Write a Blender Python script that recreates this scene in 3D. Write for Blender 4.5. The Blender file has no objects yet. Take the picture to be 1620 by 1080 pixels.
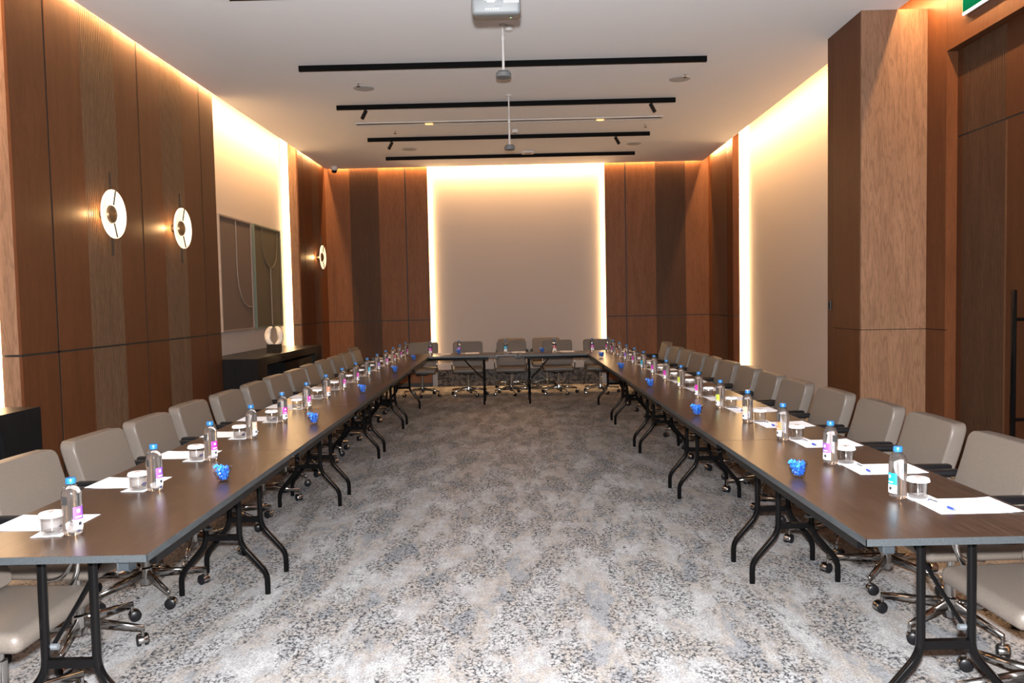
import bpy, bmesh, math, random
from mathutils import Vector, Matrix
random.seed(7)
PI = math.pi
C = bpy.context.scene.collection
SC = bpy.context.scene

# ------------------------------------------------------------------ camera
TH = 0.0178                                   # the table rows stand turned by one degree in the room
F_PX, YAW, PITCH, ROLL, HC = 1252.6, 0.0034 - TH, 0.0515, -0.0203, 1.5258
cy, sy, cp, sp = math.cos(YAW), math.sin(YAW), math.cos(PITCH), math.sin(PITCH)
fw = Vector((sy * cp, cy * cp, -sp)); rt = Vector((cy, -sy, 0)); up = rt.cross(fw)
r2 = rt * math.cos(ROLL) + up * math.sin(ROLL); u2 = -rt * math.sin(ROLL) + up * math.cos(ROLL)
camd = bpy.data.cameras.new('camera'); cam = bpy.data.objects.new('camera', camd); C.objects.link(cam)
camd.sensor_width = 36; camd.lens = F_PX / 1620 * 36; camd.clip_start = 0.05; camd.clip_end = 60
M4 = Matrix.Identity(4)
for i in range(3):
    M4[i][0] = r2[i]; M4[i][1] = u2[i]; M4[i][2] = -fw[i]
M4[0][3], M4[1][3], M4[2][3] = 0, 0, HC
cam.matrix_world = M4
SC.camera = cam
# ------------------------------------------------------------------ look
vs = SC.view_settings
vs.view_transform = 'Standard'; vs.look = 'None'; vs.exposure = 0.0; vs.gamma = 1.0; vs.use_curve_mapping = False
SC.cycles.use_denoising = True
SC.cycles.max_bounces = 10; SC.cycles.transmission_bounces = 10; SC.cycles.transparent_max_bounces = 12
SC.cycles.sample_clamp_indirect = 6.0
SC.cycles.caustics_reflective = False; SC.cycles.caustics_refractive = False
W = bpy.data.worlds.new('world'); SC.world = W; W.use_nodes = True
W.node_tree.nodes['Background'].inputs[0].default_value = (1.0, 0.9, 0.8, 1)
W.node_tree.nodes['Background'].inputs[1].default_value = 0.0

WARM = (1.0, 0.56, 0.23)
def light(name, kind, loc, energy, color, rot=(0, 0, 0), **kw):
    d = bpy.data.lights.new(name, kind); d.energy = energy; d.color = color
    for k, v in kw.items(): setattr(d, k, v)
    o = bpy.data.objects.new(name, d); C.objects.link(o); o.location = loc; o.rotation_euler = rot
    return o
# the photographer's flash, on the camera a hand above the lens
light('camera_flash', 'SPOT', (0.0, -0.02, HC + 0.15), 2600, (0.97, 0.98, 1.0), (math.radians(90), 0, -YAW),
      spot_size=math.radians(150), spot_blend=0.6, shadow_soft_size=0.035)
# LED strips in the ceiling coves (left, right, back), just above the slab edge and behind it
ZC = 3.93
def cove(name, x0, y0, x1, y1, energy, tilt):
    L = math.hypot(x1 - x0, y1 - y0)
    light(name, 'AREA', ((x0 + x1) / 2, (y0 + y1) / 2, ZC + 0.09), energy * L, WARM,
          (Matrix.Rotation(math.atan2(y1 - y0, x1 - x0), 4, 'Z') @ Matrix.Rotation(tilt, 4, 'X')).to_euler(), shape='RECTANGLE', size=L, size_y=0.015)
cove('cove_led_left', -3.472, -2.5, -3.472, 14.1, 37, 0.8)
cove('cove_led_right', 3.262, -2.5, 3.262, 14.1, 35, -0.8)
cove('cove_led_back', -3.4, 14.225, 3.2, 14.225, 42, 0.6)

# ------------------------------------------------------------------ materials
def mat(name, color, rough=0.5, metal=0.0, spec=0.5, **kw):
    m = bpy.data.materials.new(name); m.use_nodes = True
    b = m.node_tree.nodes['Principled BSDF']
    b.inputs['Base Color'].default_value = (*color, 1); b.inputs['Roughness'].default_value = rough
    b.inputs['Metallic'].default_value = metal; b.inputs['Specular IOR Level'].default_value = spec
    for k, v in kw.items(): b.inputs[k].default_value = v
    return m
class NT:
    def __init__(s, m): s.m = m; s.t = m.node_tree; s.b = s.t.nodes['Principled BSDF']
    def n(s, kind, **kw):
        x = s.t.nodes.new(kind)
        for k, v in kw.items():
            if k.startswith('i_'):
                key = k[2:]; x.inputs[int(key) if key.isdigit() else key.replace('_', ' ')].default_value = v
            else: setattr(x, k, v)
        return x
    def l(s, a, b): s.t.links.new(a, b)
    def coords(s, scale=(1, 1, 1), rot=(0, 0, 0)):
        c = s.n('ShaderNodeTexCoord'); mp = s.n('ShaderNodeMapping'); s.l(c.outputs['Object'], mp.inputs[0])
        mp.inputs['Scale'].default_value = scale; mp.inputs['Rotation'].default_value = rot
        return mp.outputs[0]
    def noise(s, vec, scale, detail=4, rough=0.55, dist=0.0):
        x = s.n('ShaderNodeTexNoise'); s.l(vec, x.inputs['Vector'])
        x.inputs['Scale'].default_value = scale; x.inputs['Detail'].default_value = detail
        x.inputs['Roughness'].default_value = rough; x.inputs['Distortion'].default_value = dist
        return x.outputs['Fac']
    def ramp(s, fac, stops):
        r = s.n('ShaderNodeValToRGB'); s.l(fac, r.inputs[0]); e = r.color_ramp.elements
        while len(e) < len(stops): e.new(0.5)
        for q, (p, c) in zip(e, stops): q.position = p; q.color = (*c, 1) if len(c) == 3 else c
        return r.outputs[0]
    def mix(s, fac, a, b, mode='MIX'):
        x = s.n('ShaderNodeMix', data_type='RGBA', blend_type=mode)
        for src, i in ((fac, 0), (a, 6), (b, 7)):
            if hasattr(src, 'is_output'): s.l(src, x.inputs[i])
            else: x.inputs[i].default_value = src if i == 0 else (*src, 1)
        return x.outputs[2]
    def bump(s, h, strength=0.2, dist=0.01):
        b = s.n('ShaderNodeBump'); b.inputs['Strength'].default_value = strength; b.inputs['Distance'].default_value = dist
        s.l(h, b.inputs['Height']); s.l(b.outputs[0], s.b.inputs['Normal'])
    def color(s, o): s.l(o, s.b.inputs['Base Color'])

def wood(name, dark, light_, grain=0.5, rough=0.48, seed=0.0, big=1.0):
    m = mat(name, light_, rough, spec=0.14); t = NT(m)
    c = t.n('ShaderNodeTexCoord'); mp = t.n('ShaderNodeMapping'); t.l(c.outputs['Object'], mp.inputs[0])
    mp.inputs['Location'].default_value = (seed, seed * 1.7, seed * 0.6); mp.inputs['Scale'].default_value = (1, 1, 0.07 * big)
    fine = t.noise(mp.outputs[0], 150 / big, 6, 0.7, 0.5)
    mp2 = t.n('ShaderNodeMapping'); t.l(c.outputs['Object'], mp2.inputs[0])
    mp2.inputs['Location'].default_value = (seed * 2, seed, 0); mp2.inputs['Scale'].default_value = (1, 1, 0.12)
    broad = t.noise(mp2.outputs[0], 7.0 / big, 4, 0.6, 1.6)
    r1 = t.ramp(fine, [(0.25, dark), (0.72, light_)])
    r2_ = t.ramp(broad, [(0.30, (0.84, 0.82, 0.80)), (0.70, (1.08, 1.08, 1.08))])
    wv = t.n('ShaderNodeTexWave', wave_type='BANDS', bands_direction='DIAGONAL'); t.l(mp2.outputs[0], wv.inputs['Vector'])
    wv.inputs['Scale'].default_value = 11 / big; wv.inputs['Distortion'].default_value = 22; wv.inputs['Detail'].default_value = 5
    wv.inputs['Detail Scale'].default_value = 1.3
    r3 = t.ramp(wv.outputs['Fac'], [(0.0, (1 - 0.45 * grain,) * 3), (0.35, (1, 1, 1)), (1, (1, 1, 1))])
    col = t.mix(1.0, r1, r2_, 'MULTIPLY'); col = t.mix(0.8, col, r3, 'MULTIPLY')
    t.color(col); t.bump(fine, 0.12, 0.004)
    return m

M = {}
M['oak'] = wood('stained_oak', (0.072, 0.0255, 0.0105), (0.098, 0.037, 0.0155), 0.25)
M['oak_dark'] = wood('dark_stained_oak', (0.064, 0.0225, 0.009), (0.086, 0.032, 0.0135), 0.25, seed=3.1)
M['oak_pale'] = wood('pale_oak', (0.135, 0.076, 0.046), (0.215, 0.130, 0.084), 0.55, seed=5.3, big=1.1)
M['flute'] = wood('fluted_oak', (0.070, 0.036, 0.019), (0.125, 0.072, 0.042), 0.2, seed=8.2)
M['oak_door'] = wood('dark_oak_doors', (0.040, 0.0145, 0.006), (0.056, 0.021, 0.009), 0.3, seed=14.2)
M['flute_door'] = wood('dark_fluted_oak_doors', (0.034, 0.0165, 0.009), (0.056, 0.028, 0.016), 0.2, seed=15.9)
M['oak_back_lit'] = wood('oak_brightened_for_back', (0.120, 0.048, 0.021), (0.170, 0.074, 0.035), 0.3, seed=11.4)  # same oak, brightened in its colour to replace light missing at the back wall
M['flute_dark'] = wood('dark_fluted_oak', (0.056, 0.025, 0.012), (0.095, 0.046, 0.025), 0.2, seed=9.7)
M['black_oak'] = wood('black_oak', (0.004, 0.004, 0.005), (0.010, 0.0095, 0.010), 0.3, rough=0.33, seed=2)
M['joint'] = mat('black_joint_channel', (0.006, 0.006, 0.006), 0.6)
M['plaster'] = mat('painted_ceiling_plaster', (0.74, 0.74, 0.75), 0.9)
t = NT(M['plaster']); t.bump(t.noise(t.coords(), 260, 2), 0.05, 0.002)
M['fabric'] = mat('woven_wall_fabric', (0.50, 0.43, 0.39), 0.95); t = NT(M['fabric'])
cc = t.coords((1, 1, 1)); t.color(t.ramp(t.noise(cc, 300, 3), [(0.3, (0.320, 0.284, 0.266)), (0.7, (0.400, 0.36, 0.340))])); t.bump(t.noise(cc, 420, 2), 0.25, 0.002)
M['black_metal'] = mat('black_powder_coated_steel', (0.003, 0.0028, 0.003), 0.15, 0.0, 0.13)
M['black_plastic'] = mat('black_plastic', (0.006, 0.006, 0.007), 0.34, 0, 0.2)
M['track'] = mat('black_track', (0.002, 0.002, 0.002), 0.6, 0, 0.06)
M['chrome'] = mat('chrome', (0.47, 0.455, 0.44), 0.16, 1.0)
M['steel'] = mat('dull_steel', (0.20, 0.22, 0.24), 0.5, 0.6)
M['connector'] = mat('blue_grey_connector', (0.016, 0.021, 0.025), 0.5)
M['leather'] = mat('taupe_leather', (0.270, 0.228, 0.196), 0.46, 0, 0.45); t = NT(M['leather'])
cc = t.coords(); t.color(t.ramp(t.noise(cc, 220, 4), [(0.3, (0.092, 0.076, 0.063)), (0.7, (0.124, 0.104, 0.088))])); t.bump(t.noise(cc, 500, 2), 0.12, 0.002)
# table laminate: dark wood print with fine pale streaks
M['table'] = mat('dark_wood_laminate', (0.05, 0.035, 0.028), 0.30, 0, 0.32); t = NT(M['table'])
cc = t.coords((0.055, 1, 1)); cb = t.coords((0.25, 1, 1))
f = t.noise(cc, 130, 6, 0.7, 0.4)
col = t.ramp(f, [(0.28, (0.026, 0.015, 0.010)), (0.60, (0.058, 0.034, 0.023)), (0.80, (0.120, 0.085, 0.064))])
col = t.mix(0.6, col, t.ramp(t.noise(cb, 9, 4, 0.6, 1.2), [(0.35, (0.75, 0.73, 0.72)), (0.7, (1.15, 1.15, 1.15))]), 'MULTIPLY')
t.color(col); t.bump(f, 0.10, 0.003)
M['edge'] = mat('grey_edge_band', (0.105, 0.120, 0.132), 0.5); t = NT(M['edge'])
t.color(t.ramp(t.noise(t.coords((0.1, 1, 1)), 200, 4), [(0.3, (0.020, 0.024, 0.027)), (0.7, (0.042, 0.049, 0.053))]))
M['paper'] = mat('white_paper', (0.86, 0.85, 0.86), 0.8)
M['lid'] = mat('white_paper_lid', (0.84, 0.82, 0.82), 0.7)
M['print'] = mat('brown_print', (0.30, 0.19, 0.15), 0.7)
def glass(name, color, ior, rough=0.0):
    m = mat(name, color, rough); m.node_tree.nodes['Principled BSDF'].inputs['Transmission Weight'].default_value = 1.0
    m.node_tree.nodes['Principled BSDF'].inputs['IOR'].default_value = ior
    return m
M['water'] = glass('bottle_full_of_water', (0.95, 0.95, 0.96), 1.36, 0.06)
M['water'].node_tree.nodes['Principled BSDF'].inputs['Transmission Weight'].default_value = 0.975
def thin_glass(name):
    m = bpy.data.materials.new(name); m.use_nodes = True; t = m.node_tree; t.nodes.clear()
    o = t.nodes.new('ShaderNodeOutputMaterial'); mx = t.nodes.new('ShaderNodeMixShader'); lw = t.nodes.new('ShaderNodeLayerWeight'); lw.inputs[0].default_value = 0.3
    fr = t.nodes.new('ShaderNodeMapRange'); fr.inputs[3].default_value = 0.05; fr.inputs[4].default_value = 0.55; t.links.new(lw.outputs['Facing'], fr.inputs[0])
    tr = t.nodes.new('ShaderNodeBsdfTransparent'); tr.inputs[0].default_value = (0.93, 0.93, 0.93, 1)
    gl = t.nodes.new('ShaderNodeBsdfGlossy'); gl.inputs['Roughness'].default_value = 0.09
    t.links.new(fr.outputs[0], mx.inputs[0]); t.links.new(tr.outputs[0], mx.inputs[1]); t.links.new(gl.outputs[0], mx.inputs[2]); t.links.new(mx.outputs[0], o.inputs[0])
    return m
M['glass'] = thin_glass('clear_thin_glass')
M['cap'] = mat('blue_bottle_cap', (0.018, 0.135, 0.36), 0.3)
M['blue'] = mat('blue_foil', (0.010, 0.10, 0.52), 0.25, 0, 0.8)
M['blue_lt'] = mat('bright_blue_foil', (0.04, 0.28, 0.85), 0.25, 0, 0.8)
M['pen_white'] = mat('white_pen_barrel', (0.8, 0.8, 0.83), 0.3)
M['pen_blue'] = mat('blue_pen_plastic', (0.02, 0.045, 0.40), 0.3)
M['ink'] = mat('dark_ink', (0.02, 0.02, 0.03), 0.5)
M['stone'] = mat('cream_stone', (0.66, 0.60, 0.53), 0.55); t = NT(M['stone'])
t.color(t.ramp(t.noise(t.coords(), 24, 5, 0.6, 0.6), [(0.3, (0.52, 0.44, 0.36)), (0.65, (0.70, 0.65, 0.58))]))
M['marble'] = mat('dark_veined_marble', (0.03, 0.026, 0.025), 0.14); t = NT(M['marble'])
vn = t.noise(t.coords((1, 1, 1), (0, 0.7, 0)), 4.2, 8, 0.7, 2.2)
t.color(t.ramp(vn, [(0.0, (0.012, 0.010, 0.010)), (0.46, (0.030, 0.025, 0.023)), (0.50, (0.17, 0.14, 0.12)), (0.54, (0.032, 0.027, 0.025)), (1, (0.05, 0.042, 0.038))]))
M['art_mauve'] = mat('mauve_plaster_panel', (0.098, 0.070, 0.059), 0.9); t = NT(M['art_mauve']); t.bump(t.noise(t.coords(), 90, 5), 0.3, 0.004)
M['art_olive'] = mat('olive_plaster_panel', (0.066, 0.054, 0.033), 0.9); t = NT(M['art_olive']); t.bump(t.noise(t.coords(), 90, 5), 0.3, 0.004)
M['art_line'] = mat('pale_relief_cord', (0.20, 0.175, 0.160), 0.8)
M['art_line_g'] = mat('grey_green_relief_cord', (0.075, 0.072, 0.05), 0.8)
M['art_frame'] = mat('mauve_grey_frame_edge', (0.20, 0.165, 0.155), 0.7)
M['art_frame_g'] = mat('grey_green_frame_edge', (0.10, 0.125, 0.10), 0.7)
M['white_pl'] = mat('white_plastic', (0.50, 0.49, 0.48), 0.5)
M['grey_pl'] = mat('grey_plastic', (0.12, 0.13, 0.135), 0.5)
M['grille'] = mat('grey_perforated_metal', (0.36, 0.36, 0.36), 0.8)
M['bronze'] = mat('dark_bronze', (0.022, 0.017, 0.015), 0.4, 0.3)
M['brown_cap'] = mat('brown_metal_cap', (0.20, 0.12, 0.06), 0.35, 0.6)
M['lamplit'] = mat('bracket_lamplight', (0.85, 0.62, 0.34), 0.3, 0.8)  # lamp reflection on the screen brackets, put into their warm yellow colour
M['aluminium'] = mat('painted_aluminium', (0.50, 0.48, 0.46), 0.5)
M['green'] = mat('exit_green', (0.0006, 0.040, 0.028), 0.9, 0, 0.0)
M['sign_white'] = mat('sign_white', (0.75, 0.75, 0.75), 0.5)
def emit(name, color, strength, base=(0.8, 0.8, 0.8)):
    m = mat(name, base, 0.6); b = m.node_tree.nodes['Principled BSDF']
    b.inputs['Emission Color'].default_value = (*color, 1); b.inputs['Emission Strength'].default_value = strength
    return m
M['led'] = emit('warm_led_diffuser', (1.0, 0.62, 0.29), 11.0)
M['sconce'] = emit('lit_alabaster_glass', (1.0, 0.74, 0.42), 1.15)
M['exit_bar'] = emit('lit_exit_bar', (0.95, 1.0, 0.97), 1.2)
M['led_green'] = emit('green_status_led', (0.1, 1.0, 0.1), 2.0)
LABEL_COL = {'purple': (0.23, 0.08, 0.50), 'magenta': (0.55, 0.03, 0.38), 'orange': (0.75, 0.24, 0.10), 'cyan': (0.01, 0.38, 0.60),
             'yellow-green': (0.48, 0.58, 0.05), 'peach': (0.72, 0.42, 0.28), 'red': (0.5, 0.04, 0.06)}
for k, v in LABEL_COL.items(): M['lab_' + k] = mat(k.replace('-', '_') + '_bottle_label', v, 0.45)
M['lab_white'] = mat('white_bottle_label', (0.8, 0.8, 0.8), 0.45)
# carpet: pale grey, taupe and white patches, dark honeycomb scribble in drifts
M['carpet'] = mat('patterned_carpet', (0.4, 0.4, 0.4), 0.97, 0, 0.1); t = NT(M['carpet'])
c1 = t.coords((1, 0.42, 1)); c0 = t.coords((1, 0.85, 1))
big = t.noise(c1, 4.6, 6, 0.66, 0.25); big2 = t.noise(t.coords((1, 0.34, 1), (0, 0, 0.03)), 5.2, 6, 0.68, 0.2)
fleck = t.noise(c0, 110, 4, 0.75); mott = t.noise(t.coords((1, 0.55, 1)), 24, 5, 0.7)
base = t.ramp(big, [(0.40, (0.235, 0.240, 0.250)), (0.46, (0.315, 0.288, 0.262)), (0.53, (0.315, 0.312, 0.312)), (0.62, (0.375, 0.373, 0.372))])
base = t.mix(0.95, base, t.ramp(fleck, [(0.30, (0.40, 0.40, 0.42)), (0.50, (1.0, 1.0, 1.0)), (0.72, (1.45, 1.45, 1.45))]), 'MULTIPLY')
base = t.mix(0.8, base, t.ramp(mott, [(0.30, (0.70, 0.70, 0.72)), (0.50, (1.0, 1.0, 1.0)), (0.70, (1.25, 1.25, 1.25))]), 'MULTIPLY')
wob = t.n('ShaderNodeTexNoise'); t.l(c0, wob.inputs['Vector']); wob.inputs['Scale'].default_value = 90
vadd = t.n('ShaderNodeVectorMath', operation='MULTIPLY_ADD'); t.l(wob.outputs['Color'], vadd.inputs[0]); vadd.inputs[1].default_value = (0.010,) * 3; t.l(c0, vadd.inputs[2])
vor = t.n('ShaderNodeTexVoronoi', feature='DISTANCE_TO_EDGE'); t.l(vadd.outputs[0], vor.inputs['Vector']); vor.inputs['Scale'].default_value = 50
line = t.ramp(vor.outputs['Distance'], [(0.05, (1, 1, 1)), (0.24, (0, 0, 0))])
drift = t.ramp(big2, [(0.45, (0.12, 0.12, 0.12)), (0.52, (1, 1, 1))])
brk = t.ramp(t.noise(c0, 46, 3, 0.65), [(0.42, (0, 0, 0)), (0.56, (1, 1, 1))])
fac = t.mix(1.0, t.mix(1.0, line, drift, 'MULTIPLY'), brk, 'MULTIPLY')
t.color(t.mix(fac, base, (0.026, 0.027, 0.032))); t.bump(t.noise(c0, 320, 2), 0.35, 0.004)

# ------------------------------------------------------------------ mesh helpers
class MB:
    def __init__(s): s.v = []; s.f = []
    def add(s, v, f, mtx=None):
        n = len(s.v)
        s.v += [tuple(mtx @ Vector(p)) if mtx else tuple(p) for p in v]; s.f += [tuple(i + n for i in q) for q in f]
        return s
    def box(s, x0, x1, y0, y1, z0, z1, mtx=None):
        v = [(x0, y0, z0), (x1, y0, z0), (x1, y1, z0), (x0, y1, z0), (x0, y0, z1), (x1, y0, z1), (x1, y1, z1), (x0, y1, z1)]
        return s.add(v, [(0, 3, 2, 1), (4, 5, 6, 7), (0, 1, 5, 4), (1, 2, 6, 5), (2, 3, 7, 6), (3, 0, 4, 7)], mtx)
    def rbox(s, x0, x1, y0, y1, z0, z1, r, seg=2, mtx=None):
        bm = bmesh.new(); bmesh.ops.create_cube(bm, size=1)
        for v in bm.verts:
            v.co = ((x0 + x1) / 2 + v.co.x * (x1 - x0), (y0 + y1) / 2 + v.co.y * (y1 - y0), (z0 + z1) / 2 + v.co.z * (z1 - z0))
        bmesh.ops.bevel(bm, geom=list(bm.edges), offset=r, segments=seg, affect='EDGES', profile=0.5)
        bm.verts.index_update(); s.add([v.co[:] for v in bm.verts], [[v.index for v in f.verts] for f in bm.faces], mtx); bm.free()
        return s
    def lathe(s, prof, seg=20, mtx=None, cap0=True, cap1=True, a0=0, a1=2 * PI):
        full = abs(a1 - a0 - 2 * PI) < 1e-6; n = seg if full else seg + 1
        v = []; f = []
        for r, z in prof:
            for i in range(n):
                a = a0 + (a1 - a0) * i / seg; v.append((r * math.cos(a), r * math.sin(a), z))
        for j in range(len(prof) - 1):
            for i in range(seg):
                k = (i + 1) % n; f.append((j * n + i, j * n + k, (j + 1) * n + k, (j + 1) * n + i))
        if full and cap0: f.append(tuple(reversed(range(n))))
        if full and cap1: f.append(tuple((len(prof) - 1) * n + i for i in range(n)))
        return s.add(v, f, mtx)
    def tube(s, pts, r, seg=8, caps=True):
        P = [Vector(p) for p in pts]; R = r if isinstance(r, (list, tuple)) else [r] * len(P)
        v = []; f = []; prev = None
        for i, p in enumerate(P):
            d = (P[min(i + 1, len(P) - 1)] - P[max(i - 1, 0)]).normalized()
            if prev is None:
                a = Vector((0, 0, 1)) if abs(d.z) < 0.9 else Vector((1, 0, 0)); a = (a - d * a.dot(d)).normalized()
            else: a = (prev - d * prev.dot(d)).normalized()
            prev = a; b = d.cross(a)
            for k in range(seg):
                t_ = 2 * PI * k / seg; v.append(tuple(p + (a * math.cos(t_) + b * math.sin(t_)) * R[i]))
        for i in range(len(P) - 1):
            for k in range(seg):
                q = (k + 1) % seg; f.append((i * seg + k, i * seg + q, (i + 1) * seg + q, (i + 1) * seg + k))
        if caps: f.append(tuple(reversed(range(seg)))); f.append(tuple((len(P) - 1) * seg + k for k in range(seg)))
        return s.add(v, f)
    def prism(s, poly, h0, h1, mtx=None):
        n = len(poly); v = [(x, y, h0) for x, y in poly] + [(x, y, h1) for x, y in poly]
        f = [tuple(reversed(range(n))), tuple(range(n, 2 * n))] + [(i, (i + 1) % n, n + (i + 1) % n, n + i) for i in range(n)]
        return s.add(v, f, mtx)
    def build(s, name, m, parent=None, smooth=False, angle=35, link=True):
        me = bpy.data.meshes.new(name); me.from_pydata(s.v, [], s.f)
        bm = bmesh.new(); bm.from_mesh(me); bmesh.ops.recalc_face_normals(bm, faces=bm.faces); bm.to_mesh(me); bm.free()
        me.materials.append(M[m] if isinstance(m, str) else m)
        if smooth:
            me.shade_smooth(); me.set_sharp_from_angle(angle=math.radians(angle))
        o = bpy.data.objects.new(name, me); C.objects.link(o)
        if parent: o.parent = parent
        return o
def smooth_path(pts, n=5):
    """round the corners of a polyline: pts = (point, corner radius)"""
    out = []
    for i, (p, r) in enumerate(pts):
        p = Vector(p)
        if i == 0 or i == len(pts) - 1 or r == 0: out.append(p); continue
        a = Vector(pts[i - 1][0]); b = Vector(pts[i + 1][0]); da = (a - p).normalized(); db = (b - p).normalized()
        s0 = p + da * r; s1 = p + db * r
        for k in range(n + 1):
            t_ = k / n; out.append(s0 * (1 - t_) ** 2 + p * 2 * t_ * (1 - t_) + s1 * t_ ** 2)
    return out
def tag(o, label=None, cat=None, group=None, kind=None):
    if label: o['label'] = label
    if cat: o['category'] = cat
    if group: o['group'] = group
    if kind: o['kind'] = kind
    return o
def thing(name, label, cat, loc=(0, 0, 0), rz=0, group=None):
    o = bpy.data.objects.new(name, None); C.objects.link(o); o.empty_display_size = 0.1
    o.location = loc; o.rotation_euler = (0, 0, rz)
    return tag(o, label, cat, group)
KIDS = {}
def copy_tree(o, parent=None):
    if not KIDS:
        for q in bpy.data.objects:
            if q.parent: KIDS.setdefault(q.parent, []).append(q)
    c = o.copy(); C.objects.link(c)
    if parent: c.parent = parent
    for ch in KIDS.get(o, []): copy_tree(ch, c)
    return c
def dup(o, loc, rz, label, group=None):
    KIDS.clear(); c = copy_tree(o); c.location = loc; c.rotation_euler = (0, 0, rz); c['label'] = label
    if group: c['group'] = group
    return c
def struct(name, mb, m, parent=None, **kw):
    o = mb.build(name, m, parent, **kw); o['kind'] = 'structure'
    return o
def TF(x, y, z=0):
    return (x * math.cos(TH) - y * math.sin(TH), x * math.sin(TH) + y * math.cos(TH), z)
ORD = ['nearest', 'second', 'third', 'fourth', 'fifth', 'sixth', 'seventh', 'eighth', 'ninth', 'tenth', 'eleventh', 'twelfth', 'thirteenth', 'fourteenth', 'farthest']

# ------------------------------------------------------------------ room shell
YN, YB, ZT = -3.0, 14.25, 4.25
XL, XR, XLN, XRN = -3.5, 3.34, -3.78, 3.60          # wood faces and niche backs
struct('floor', MB().box(-4.2, 4.2, YN - 0.1, YB + 0.4, -0.1, 0), 'carpet')
struct('ceiling', MB().box(-3.455, 3.235, YN, 14.20, ZC, ZC + 0.06).box(-4.2, 4.2, YN - 0.1, YB + 0.4, ZT, ZT + 0.1), 'plaster')
struct('wall_front', MB().box(-4.2, 4.2, YN - 0.1, YN, 0, ZT), 'plaster')
SEAM = 1.21
def panel_row(parent, axis, face, thick, items, ztop=ZT, seam=SEAM, gap=0.016):
    """items: (a0, a1, material, fluted). axis 'x': wall plane at x=face (planks run along y); thick<0 lies towards smaller coordinate"""
    js = MB(); sg = 1 if thick > 0 else -1; lo, hi = sorted((face + sg * 0.004, face + thick + sg * 0.001))
    strips = [(p[1], q[0], 0.0, ztop) for p, q in zip(items, items[1:]) if 0.008 < q[0] - p[1] < 0.05]
    run = [items[0][0], items[0][1]]
    for p in list(items[1:]) + [None]:
        if p and p[0] - run[1] < 0.05: run[1] = p[1]
        else:
            strips.append((run[0], run[1], seam - gap / 2, seam + gap / 2))
            if p: run = [p[0], p[1]]
    for a0, a1, z0, z1 in strips:
        if axis == 'x': js.box(lo, hi, a0, a1, z0, z1)
        else: js.box(a0, a1, lo, hi, z0, z1)
    js.build('joint_strip', 'joint', parent)
    for a0, a1, m, fl in items:
        for z0, z1 in ((0.0, seam - gap / 2), (seam + gap / 2, ztop)):
            b = MB()
            if not fl:
                lo, hi = min(face, face + thick), max(face, face + thick)
                if axis == 'x': b.box(lo, hi, a0, a1, z0, z1)
                else: b.box(a0, a1, lo, hi, z0, z1)
                b.build('wood_panel', m, parent)
            else:
                n = max(4, round((a1 - a0) / 0.0268)); p = (a1 - a0) / n; s_ = 1 if thick > 0 else -1
                bl, bh = sorted((face + s_ * 0.012, face + thick))
                if axis == 'x': b.box(bl, bh, a0, a1, z0, z1)
                else: b.box(a0, a1, bl, bh, z0, z1)
                lo, hi = sorted((face, face + s_ * 0.012))
                for i in range(n):
                    q0, q1 = a0 + p * i + p * 0.22, a0 + p * (i + 1) - p * 0.22
                    if axis == 'x': b.box(lo, hi, q0, q1, z0, z1)
                    else: b.box(q0, q1, lo, hi, z0, z1)
                o = b.build('fluted_panel', m, parent); o['kind'] = 'stuff'
# ---- left wall
wl = struct('wall_left', MB().box(-3.95, XLN - 0.02, YN, YB + 0.2, 0, ZT).box(XLN - 0.02, XL - 0.022, 5.49, 9.105, 0, ZT)
            .box(XLN - 0.02, XL - 0.022, 12.55, YB + 0.2, 0, ZT).box(XLN - 0.02, XL - 0.022, YN, 1.9, 0, ZT), 'joint')
panel_row(wl, 'x', XL, -0.022, [(5.47, 5.900, 'oak_dark', 0), (5.925, 6.382, 'oak', 0), (6.382, 6.920, 'flute', 1), (6.920, 7.317, 'oak', 0),
                               (7.342, 7.774, 'oak', 0), (7.774, 8.276, 'flute', 1), (8.276, 8.712, 'oak', 0), (8.737, 9.125, 'oak_dark', 0)])
panel_row(wl, 'x', XL, -0.022, [(12.53, 12.803, 'oak_dark', 0), (12.825, 13.336, 'oak_dark', 0), (13.336, 13.801, 'flute_dark', 1), (13.801, 14.25, 'oak', 0)])
panel_row(wl, 'x', XL, -0.022, [(-3.0, -1.4, 'oak', 0), (-1.375, 0.3, 'oak', 0), (0.325, 1.9, 'oak', 0)])
def reveal(parent, y0, y1, xa, xb, m='oak_pale'):
    for z0, z1 in ((0.0, SEAM - 0.008), (SEAM + 0.008, ZT)):
        MB().box(min(xa, xb), max(xa, xb), y0, y1, z0, z1).build('wood_panel', m, parent)
reveal(wl, 5.470, 5.490, -3.645, XL - 0.022); reveal(wl, 9.105, 9.125, -3.645, XL - 0.022)
reveal(wl, 12.53, 12.55, -3.645, XL - 0.022); reveal(wl, 1.880, 1.900, -3.645, XL - 0.022)
MB().box(XLN - 0.02, XLN, 9.105, 12.55, 0, ZT).build('fabric_panel', 'fabric', wl)
MB().box(XLN - 0.02, XLN, 1.9, 5.49, 0, ZT).build('fabric_panel', 'fabric', wl)
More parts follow.
